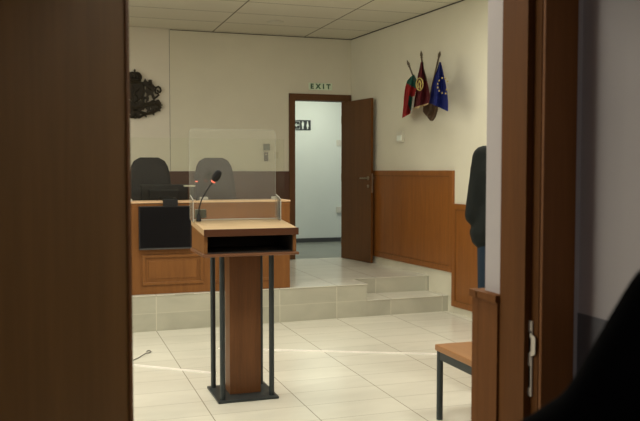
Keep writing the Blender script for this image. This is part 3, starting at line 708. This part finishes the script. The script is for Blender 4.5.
for mir in (False, True):
    b = bm_new()
    eprism(b, smoothpts([(128, 150), (140, 128), (148, 140), (160, 150), (166, 142), (176, 132), (188, 144), (192, 162), (206, 178), (208, 205), (198, 228), (206, 246), (214, 268), (202, 276), (190, 262), (184, 242), (168, 246), (160, 262), (166, 282), (150, 284), (146, 262), (150, 240), (146, 222), (130, 226), (126, 214), (140, 206), (148, 196), (140, 176), (126, 170), (122, 158)], 2), 0, .028, mir)
    etube(b, [(166, 136), (170, 146), (184, 146), (188, 136)], .007, mir, .034)
    etube(b, [(164, 160), (172, 170), (186, 172), (194, 186)], .010, mir, .03)
    etube(b, [(160, 185), (170, 200), (188, 206)], .010, mir, .03)
    etube(b, [(204, 262), (222, 254), (238, 240), (232, 230), (214, 226), (212, 208), (220, 188), (236, 180), (250, 192), (254, 208), (246, 222), (234, 216), (228, 204)], .0115, mir)
    etube(b, [(206, 180), (216, 190), (222, 200)], .007, mir)
    part('lion', b, 'bronze', em, True)
    b = bm_new()
    etube(b, [(40, 402), (70, 370), (104, 342), (140, 322), (180, 310), (216, 306), (250, 318)], .018, mir)
    etube(b, [(30, 322), (64, 336), (110, 366), (150, 376), (190, 366), (226, 346), (252, 322)], .018, mir)
    etube(b, [(110, 300), (150, 304), (190, 290), (226, 286), (240, 300)], .013, mir)
    etube(b, [(70, 396), (96, 402), (120, 388), (160, 372)], .014, mir)
    etube(b, [(120, 262), (118, 300), (140, 330)], .012, mir); etube(b, [(150, 280), (150, 310)], .010, mir)
    etube(b, [(188, 280), (196, 310), (216, 330)], .010, mir)
    for x, y, a, L in ((88, 352, 60, 26), (100, 392, -50, 24), (128, 340, 70, 22), (140, 388, -60, 24), (160, 330, 40, 22), (172, 352, -20, 26), (196, 372, -60, 24), (200, 318, 50, 22), (214, 340, -30, 24), (236, 346, -30, 26), (238, 300, 50, 22), (252, 312, 10, 20), (224, 320, 90, 20), (60, 404, -40, 18), (180, 296, 80, 18), (128, 300, 60, 18), (50, 300, 90, 16), (80, 312, 20, 20), (104, 318, 80, 20)):
        ca, sa = math.cos(R(a)), -math.sin(R(a)); o_ = []
        for t_, w2 in ((-.5, 0), (-.3, .22), (-.12, .14), (.05, .3), (.2, .16), (.36, .2), (.55, 0), (.36, -.2), (.2, -.16), (.05, -.3), (-.12, -.14), (-.3, -.22)):
            o_.append((x+(t_*ca-w2*sa)*L*1.2, y+(t_*sa+w2*ca)*L*1.2))
        eprism(b, o_, .004, .024, mir)
    rr = random.Random(5)
    for _ in range(130):
        x = rr.uniform(36, 250); lo = 292 - .05*x; hi = 408 - .30*x; y = rr.uniform(lo, hi)
        if any((x-hx)**2+(y-hy)**2 < hr**2 for hx, hy, hr in ((55, 352, 17), (130, 290, 15), (170, 290, 15), (206, 306, 12), (146, 326, 11), (100, 372, 9))): continue
        a = R(rr.uniform(0, 360)); L = rr.uniform(9, 14)
        eprism(b, [(x+math.cos(a)*L, y+math.sin(a)*L), (x+math.cos(a+1.2)*L*.5, y+math.sin(a+1.2)*L*.5), (x+math.cos(a+2.1)*L*.8, y+math.sin(a+2.1)*L*.8), (x-math.cos(a)*L*.7, y-math.sin(a)*L*.7), (x+math.cos(a-2.0)*L*.5, y+math.sin(a-2.0)*L*.5), (x+math.cos(a-.9)*L*.8, y+math.sin(a-.9)*L*.8)], .004, .018+rr.uniform(0, .012), mir)
    etube(b, [(124, 162), (133, 176), (130, 196), (138, 214), (131, 236), (127, 256), (131, 276), (126, 300)], .010, mir)
    part('oak_branch', b, 'bronze', em)
b = bm_new(); box(b, .80, 1.14, YW-.012, YW, 2.36, 2.39); box(b, .955, .985, YW-.012, YW, 2.2, 2.6); part('wall_bracket', b, 'bronze', em)

# ------------------------------------------------------------------ flags on the right wall
def wallX(Y): return RA.x + (YB-Y)*.0811
fm = thing('flag_holder', (wallX(7.86), 7.86, 2.12), 'dark wooden shield-shaped flag holder on the right wall', 'flag holder')
x0 = rwY(7.90)
b = bm_new(); prism(b, [(x0-.10, 2.235), (x0+.10, 2.235), (x0+.10, 2.14), (x0+.055, 2.065), (x0, 2.03), (x0-.055, 2.065), (x0-.10, 2.14)], .001, .035, lambda c: rw((c[0], c[2], c[1]))); part('shield', b, 'mount_wood', fm)
b = bm_new(); prism(b, [(x0-.07, 2.21), (x0+.07, 2.21), (x0+.07, 2.13), (x0, 2.08), (x0-.07, 2.13)], .036, .085, lambda c: rw((c[0], c[2], c[1]))); part('socket_block', b, 'mount_wood', fm)
def flag(label, tipuv, XT, foot_dx, outline, XF, mats, colour, extra=None):
    tip = atX(*tipuv, XT); foot = rw((x0+foot_dx, .100, 2.225)); d = (tip-foot).normalized()
    t = thing('flag', foot, label, 'flag', 'flags on the right wall')
    b = bm_new(); tube(b, [foot+d*.002, tip-d*.06], .009, 10); part('pole', b, 'pole_wood', t, True)
    b = bm_new(); q = Vector((0, 0, 1)).rotation_difference(d); lathe(b, [(.009, -.06), (.014, -.055), (.014, -.048), (.008, -.045), (.016, -.03), (.013, -.012), (.002, .02)], (0, 0, 0), 12, lambda c: tip + q @ Vector(c)); part('finial', b, 'pole_wood', t, True)
    L, Rr = outline; NU, NV = 16, 28
    def lerp(pl, s):
        m = len(pl)-1; k = min(int(s*m), m-1); f_ = s*m-k; return (pl[k][0]*(1-f_)+pl[k+1][0]*f_, pl[k][1]*(1-f_)+pl[k+1][1]*f_)
    b = bm_new(); grid = []
    for j in range(NV+1):
        s = j/NV; a = lerp(L, s); c = lerp(Rr, s); row = []
        for i in range(NU+1):
            r = i/NU; u = a[0]*(1-r)+c[0]*r; v = a[1]*(1-r)+c[1]*r
            dep = .045*math.sin(r*PI*3.2+s*1.5)*min(1, .25+s) 
            row.append(b.verts.new(atX(u, v, XF+dep)))
        grid.append(row)
    for j in range(NV):
        for i in range(NU):
            f_ = b.faces.new([grid[j][i], grid[j+1][i], grid[j+1][i+1], grid[j][i+1]]); f_.material_index = colour((i+.5)/NU, (j+.5)/NV)
    geo = bmesh.ops.solidify(b, geom=list(b.faces), thickness=.004)
    cl = part('cloth', b, [MATS[m] for m in mats], t, True)
    if extra: extra(t, cl, grid, XF)
def scl(pl, ox=390, oy=50, k=5.61): return [(ox+x/k, oy+y/k) for x, y in pl]
def col1(r, s):
    y = s + (-.16*(r-.5))          # bands slope up to the right
    if s > .55 and r > .82: return 0
    if y < .30: return 1
    if y < .50: return 2
    if s < .86 - .55*(.9-r)*1.0 + .1 and r > .42: return 1
    return 2
flag('white, green and red flag, the farthest of three on the wall', (407.6, 61.8), 3.70, -.04,
     (scl([(118, 148), (96, 172), (84, 215), (78, 262), (76, 300), (72, 340), (68, 382)]), scl([(136, 138), (150, 168), (152, 205), (140, 250), (136, 290), (130, 330), (124, 352)])), 3.74,
     ['cloth_white', 'cloth_green', 'cloth_red'], col1)
def ringtube(b, c, rx, rz, r, X):
    P = [atX(c[0]+rx*math.cos(a), c[1]+rz*math.sin(a), X) for a in [2*PI*k/20 for k in range(21)]]; tube(b, P, r, 6)
def ex2(t, cl, grid, XF):
    b = bm_new(); c = (390+166/5.61, 50+192/5.61)
    ringtube(b, c, 3.4, 6.2, .006, XF-.056)
    P = [atX(c[0]+dx, c[1]+dy, XF-.056) for dx, dy in ((-1.2, 4), (-1.6, 0), (0, -3.5), (1.4, -1), (.6, 2.5), (1.2, 4.5))]; tube(b, P, .008, 6)
    part('emblem', b, 'cloth_gold', cl)
def col2(r, s):
    if s > .955: return 1
    if r > .74 and s < .42: return 2
    return 0
flag('maroon flag with gold round emblem and gold fringe, the middle one', (421.2, 52.5), 3.70, .0,
     (scl([(172, 68), (164, 110), (154, 150), (150, 190), (146, 230), (136, 280), (130, 335)]), scl([(186, 66), (192, 110), (204, 150), (212, 190), (222, 235), (224, 270), (214, 305)])), 3.71,
     ['cloth_maroon', 'gold_fringe', 'mount_wood'], col2, ex2)
def ex3(t, cl, grid, XF):
    for x, y in ((292, 157), (275, 172), (267, 190), (267, 210), (275, 229), (292, 241), (312, 244), (310, 160), (322, 176), (316, 222)):
        u, v = 390+x/5.61, 50+y/5.61; b = bm_new(); pts = []
        for k in range(10):
            rr = 1.15 if k % 2 == 0 else .5; a = -PI/2+PI*k/5; pts.append((u+rr*math.cos(a)*.85, v+rr*math.sin(a)))
        A_ = [b.verts.new(atX(p[0], p[1], XF-.052)) for p in pts]; B_ = [b.verts.new(v_.co+Vector((.003, 0, 0))) for v_ in A_]
        b.faces.new(A_); b.faces.new(B_[::-1])
        for i in range(10): b.faces.new([A_[i], A_[(i+1) % 10], B_[(i+1) % 10], B_[i]])
        part('star', b, 'cloth_gold', cl)
flag('blue flag with a ring of yellow stars, the nearest of three on the wall', (439.8, 52.6), 3.70, .075,
     (scl([(276, 68), (264, 110), (250, 150), (240, 190), (232, 230), (226, 262), (220, 296)]), scl([(286, 68), (296, 110), (304, 150), (314, 195), (322, 240), (326, 290), (326, 345)])), 3.71,
     ['cloth_blue'], lambda r, s: 0, ex3)
sb = thing('wall_thermostat', rw((rwY(8.6), 0, 1.883)), 'small square white control box on the right wall below the flags', 'control box')
c0 = rwY(8.6)
b = bm_new(); box(b, c0-.075, c0+.075, .001, .028, 1.822, 1.945, rw); part('casing', b, 'off_white_plastic', sb)
b = bm_new(); box(b, c0-.055, c0+.055, .0285, .034, 1.84, 1.90, rw); part('cover', b, 'sign_white', sb)

# ------------------------------------------------------------------ people
def capsule(bm, a, b_, ra, rb, sy=1.0):
    a, b_ = Vector(a), Vector(b_); vs = []
    for c, r in ((a, ra), (b_, rb)):
        for i in range(7):
            th_ = PI*i/6
            for k in range(10):
                ph = 2*PI*k/10
                vs.append(bm.verts.new(c+Vector((r*math.sin(th_)*math.cos(ph), r*sy*math.sin(th_)*math.sin(ph), r*math.cos(th_)))))
    bmesh.ops.remove_doubles(bm, verts=vs, dist=1e-5)
    vs = [v for v in vs if v.is_valid]
    r = bmesh.ops.convex_hull(bm, input=vs)
    junk = [g for g in r['geom_interior'] if isinstance(g, bmesh.types.BMVert)]
    if junk: bmesh.ops.delete(bm, geom=junk, context='VERTS')
def fuse(segs, voxel=.012, smooth=6):
    """union of tapered limbs remeshed to ONE continuous surface"""
    bm = bm_new()
    for s in segs:
        t_ = bm_new(); capsule(t_, *s); me = bpy.data.meshes.new('t'); t_.to_mesh(me); t_.free(); bm.from_mesh(me); bpy.data.meshes.remove(me)
    bmesh.ops.recalc_face_normals(bm, faces=bm.faces)
    me = bpy.data.meshes.new('t'); bm.to_mesh(me); bm.free()
    o = bpy.data.objects.new('tmp', me); COL.objects.link(o)
    m = o.modifiers.new('r', 'REMESH'); m.mode = 'VOXEL'; m.voxel_size = voxel; m.adaptivity = 0
    s_ = o.modifiers.new('s', 'SMOOTH'); s_.factor = .5; s_.iterations = smooth
    me2 = bpy.data.meshes.new_from_object(o.evaluated_get(bpy.context.evaluated_depsgraph_get()))
    bpy.data.objects.remove(o); out = bm_new(); out.from_mesh(me2); bpy.data.meshes.remove(me2)
    return out
def hand_segs(wr, d, n, side, L=.185, curl=.5):
    """palm and five bent fingers; d pointing direction, n back-of-hand normal"""
    d, n = Vector(d).normalized(), Vector(n).normalized(); a = d.cross(n).normalized()*side; wr = Vector(wr); s = []
    for k, w_ in enumerate((-.028, -.010, .010, .028)):
        base = wr+d*.085+a*w_; s.append((wr+d*.01+a*w_*.7, base, .015, .012))
        l = (.058, .075, .082, .074)[k]*L/.185; p = base; dd = d.copy()
        for j, f_ in enumerate((.45, .32, .23)):
            dd = (dd*math.cos(curl*(.5+.3*j)) - n*math.sin(curl*(.5+.3*j))).normalized(); q = p+dd*l*f_
            s.append((p, q, .0095-.001*j, .0085-.001*j)); p = q
    th0 = wr+d*.022+a*.026; th1 = th0+(d*.6+a*.7-n*.25).normalized()*.042; th2 = th1+(d*.9+a*.2-n*.3).normalized()*.030; th3 = th2+(d*.95-n*.2).normalized()*.022
    s += [(th0, th1, .014, .011), (th1, th2, .011, .0095), (th2, th3, .0095, .008)]
    return s
def person(name, loc, rz, h, label, coat, trousers, arms, coat_hem, coat_bulk=1.0, long_hair=False, sw=.185, world_arm=None, hw=.07):
    """faces local +x... front is -y in local space; arms = {side: (elbow, wrist)} in 1.8 m local space"""
    t = thing(name, loc, label, 'person'); k = h/1.8
    V = lambda x, y, z: Vector((x, y, z))*k
    sh = {1: V(sw, .01, 1.455), -1: V(-sw, .01, 1.455)}
    if world_arm:
        rot = Matrix.Rotation(-rz, 3, 'Z'); arms = dict(arms); arms[1] = tuple(rot @ (Vector(p)-Vector(loc))/k for p in world_arm)
    segs = [(V(0, -.005, .98), V(0, 0, 1.15), .115*k, .11*k), (V(0, 0, 1.15), V(0, .005, 1.38), .11*k, .13*k), (V(-.1, 0, 1.40), V(.1, 0, 1.40), .085*k, .085*k),
            (V(0, .01, 1.42), V(0, -.005, 1.58), .06*k, .052*k), (V(0, 0, 1.665), V(0, .02, 1.70), .077*k, .088*k), (V(0, -.03, 1.615), V(0, -.02, 1.65), .045*k, .06*k),
            (V(0, -.095, 1.655), V(0, -.085, 1.685), .013*k, .009*k)]
    for s in (-1, 1):
        segs += [(V(s*.082, .01, 1.655), V(s*.082, .015, 1.685), .012*k, .016*k)]
        el, wr = [Vector(p)*k for p in arms[s]]
        segs += [(V(s*.1, 0, 1.43), sh[s], .07*k, .05*k), (sh[s], el, .047*k, .038*k), (el, wr, .038*k, .026*k)]
        d = (wr-el).normalized(); n = Vector((s, 0, .2)); n = (n-d*n.dot(d)).normalized()
        segs += [(a_*1, b_*1, ra, rb) for a_, b_, ra, rb in hand_segs(wr, d, n, 1)]
        segs += [(V(s*.09, 0, .95), V(s*.1, -.01, .50), .085*k, .055*k), (V(s*.1, -.01, .50), V(s*.105, .02, .10), .055*k, .036*k), (V(s*.105, .02, .07), V(s*.115, -.12, .04), .04*k, .03*k)]
    body = obj('body', fuse(segs, .0085, 3), 'skin', t, True)
    for s in (-1, 1):
        b = bm_new(); lathe(b, [(.001, -.011), (.008, -.008), (.011, 0), (.008, .008), (.001, .011)], V(s*.032, -.082, 1.675), 12); obj('eye', b, 'eye_white', t, True)
    b = bm_new(); tube(b, [V(-.022, -.083, 1.612), V(0, -.090, 1.615), V(.022, -.083, 1.612)], [.003, .006, .003], 8); obj('mouth', b, 'lip', t, True)
    # hair
    hs = [(V(0, .025, 1.695), V(0, .005, 1.73), .096*k, .082*k), (V(-.03, -.04, 1.745), V(.03, -.04, 1.745), .034*k, .034*k), (V(0, .065, 1.63), V(0, .05, 1.69), .055*k, .07*k)]
    if long_hair: hs += [(V(0, .07, 1.66), V(0, .09, 1.42), .075*k, .06*k)]
    obj('hair', fuse(hs, .012, 3), 'hair_dark', t, True)
    # coat
    B = coat_bulk
    cs = [(V(-hw, 0, coat_hem+.07), V(-.06, .01, 1.18), .125*k*B, .118*k*B), (V(hw, 0, coat_hem+.07), V(.06, .01, 1.18), .125*k*B, .118*k*B), (V(0, .0, coat_hem+.07), V(0, .0, 1.2), .13*k*B, .13*k*B),
          (V(-.06, .01, 1.18), V(-.08, .02, 1.37), .118*k*B, .118*k*B), (V(.06, .01, 1.18), V(.08, .02, 1.37), .118*k*B, .118*k*B), (V(0, .02, 1.2), V(0, .03, 1.36), .13*k*B, .13*k*B),
          (V(0, .025, 1.44), V(0, .02, 1.50), .085*k, .066*k)]
    for s in (-1, 1):
        el, wr = [Vector(p)*k for p in arms[s]]
        cs += [(V(s*.04, .02, 1.46), sh[s], .072*k*B, .072*k*B), (sh[s], el, .073*k*B, .060*k*B), (el, el.lerp(wr, .92), .060*k*B, .043*k*B)]
    obj('coat', fuse(cs, .013, 5), coat, t, True)
    ts = [(V(-.03, 0, .97), V(.03, 0, .97), .125*k, .125*k)]
    for s in (-1, 1): ts += [(V(s*.075, 0, .95), V(s*.1, -.01, .50), .112*k, .076*k), (V(s*.1, -.01, .50), V(s*.105, .015, .10), .076*k, .062*k)]
    obj('trousers', fuse(ts, .012, 4), trousers, t, True)
    for s in (-1, 1):
        b = fuse([(V(s*.105, .035, .05), V(s*.118, -.15, .042), .052*k, .042*k), (V(s*.105, .03, .09), V(s*.105, .03, .05), .05*k, .052*k)], .009, 3)
        for v in b.verts: v.co.z = max(v.co.z, .002)
        obj('shoe', b, 'shoe_black', t, True)
    t.rotation_euler.z = rz
    return t
# the man by the right wall, seen from behind and to the side
person('person', (2.835, 4.575, 0), R(149), 1.95, 'person in dark jacket and blue jeans standing half behind the doorway wall', 'green_black_cloth', 'jeans',
       {1: ((.205, .02, 1.10), (.14, -.20, 1.10)), -1: ((-.205, .02, 1.10), (-.14, -.20, 1.10))}, .925, .97, sw=.150, hw=.112)
# the dark figure close by on the right, out of focus, reaching an arm forward
rz_ = R(188); hh = 1.64
Sp = atD(682, 305, .95); off = Matrix.Rotation(rz_, 3, 'Z') @ Vector((.185, .01, 0))*(hh/1.8)
person('person', (Sp.x-off.x, Sp.y-off.y, 0), rz_, hh, 'person in black coat close to the doorway, only shoulder and arm in view', 'coat_black', 'coat_black',
       {1: None, -1: ((-.27, .02, 1.15), (-.24, -.12, .95))}, .75, 1.0, world_arm=(atD(600, 424, .97), atD(486, 476, 1.05)))
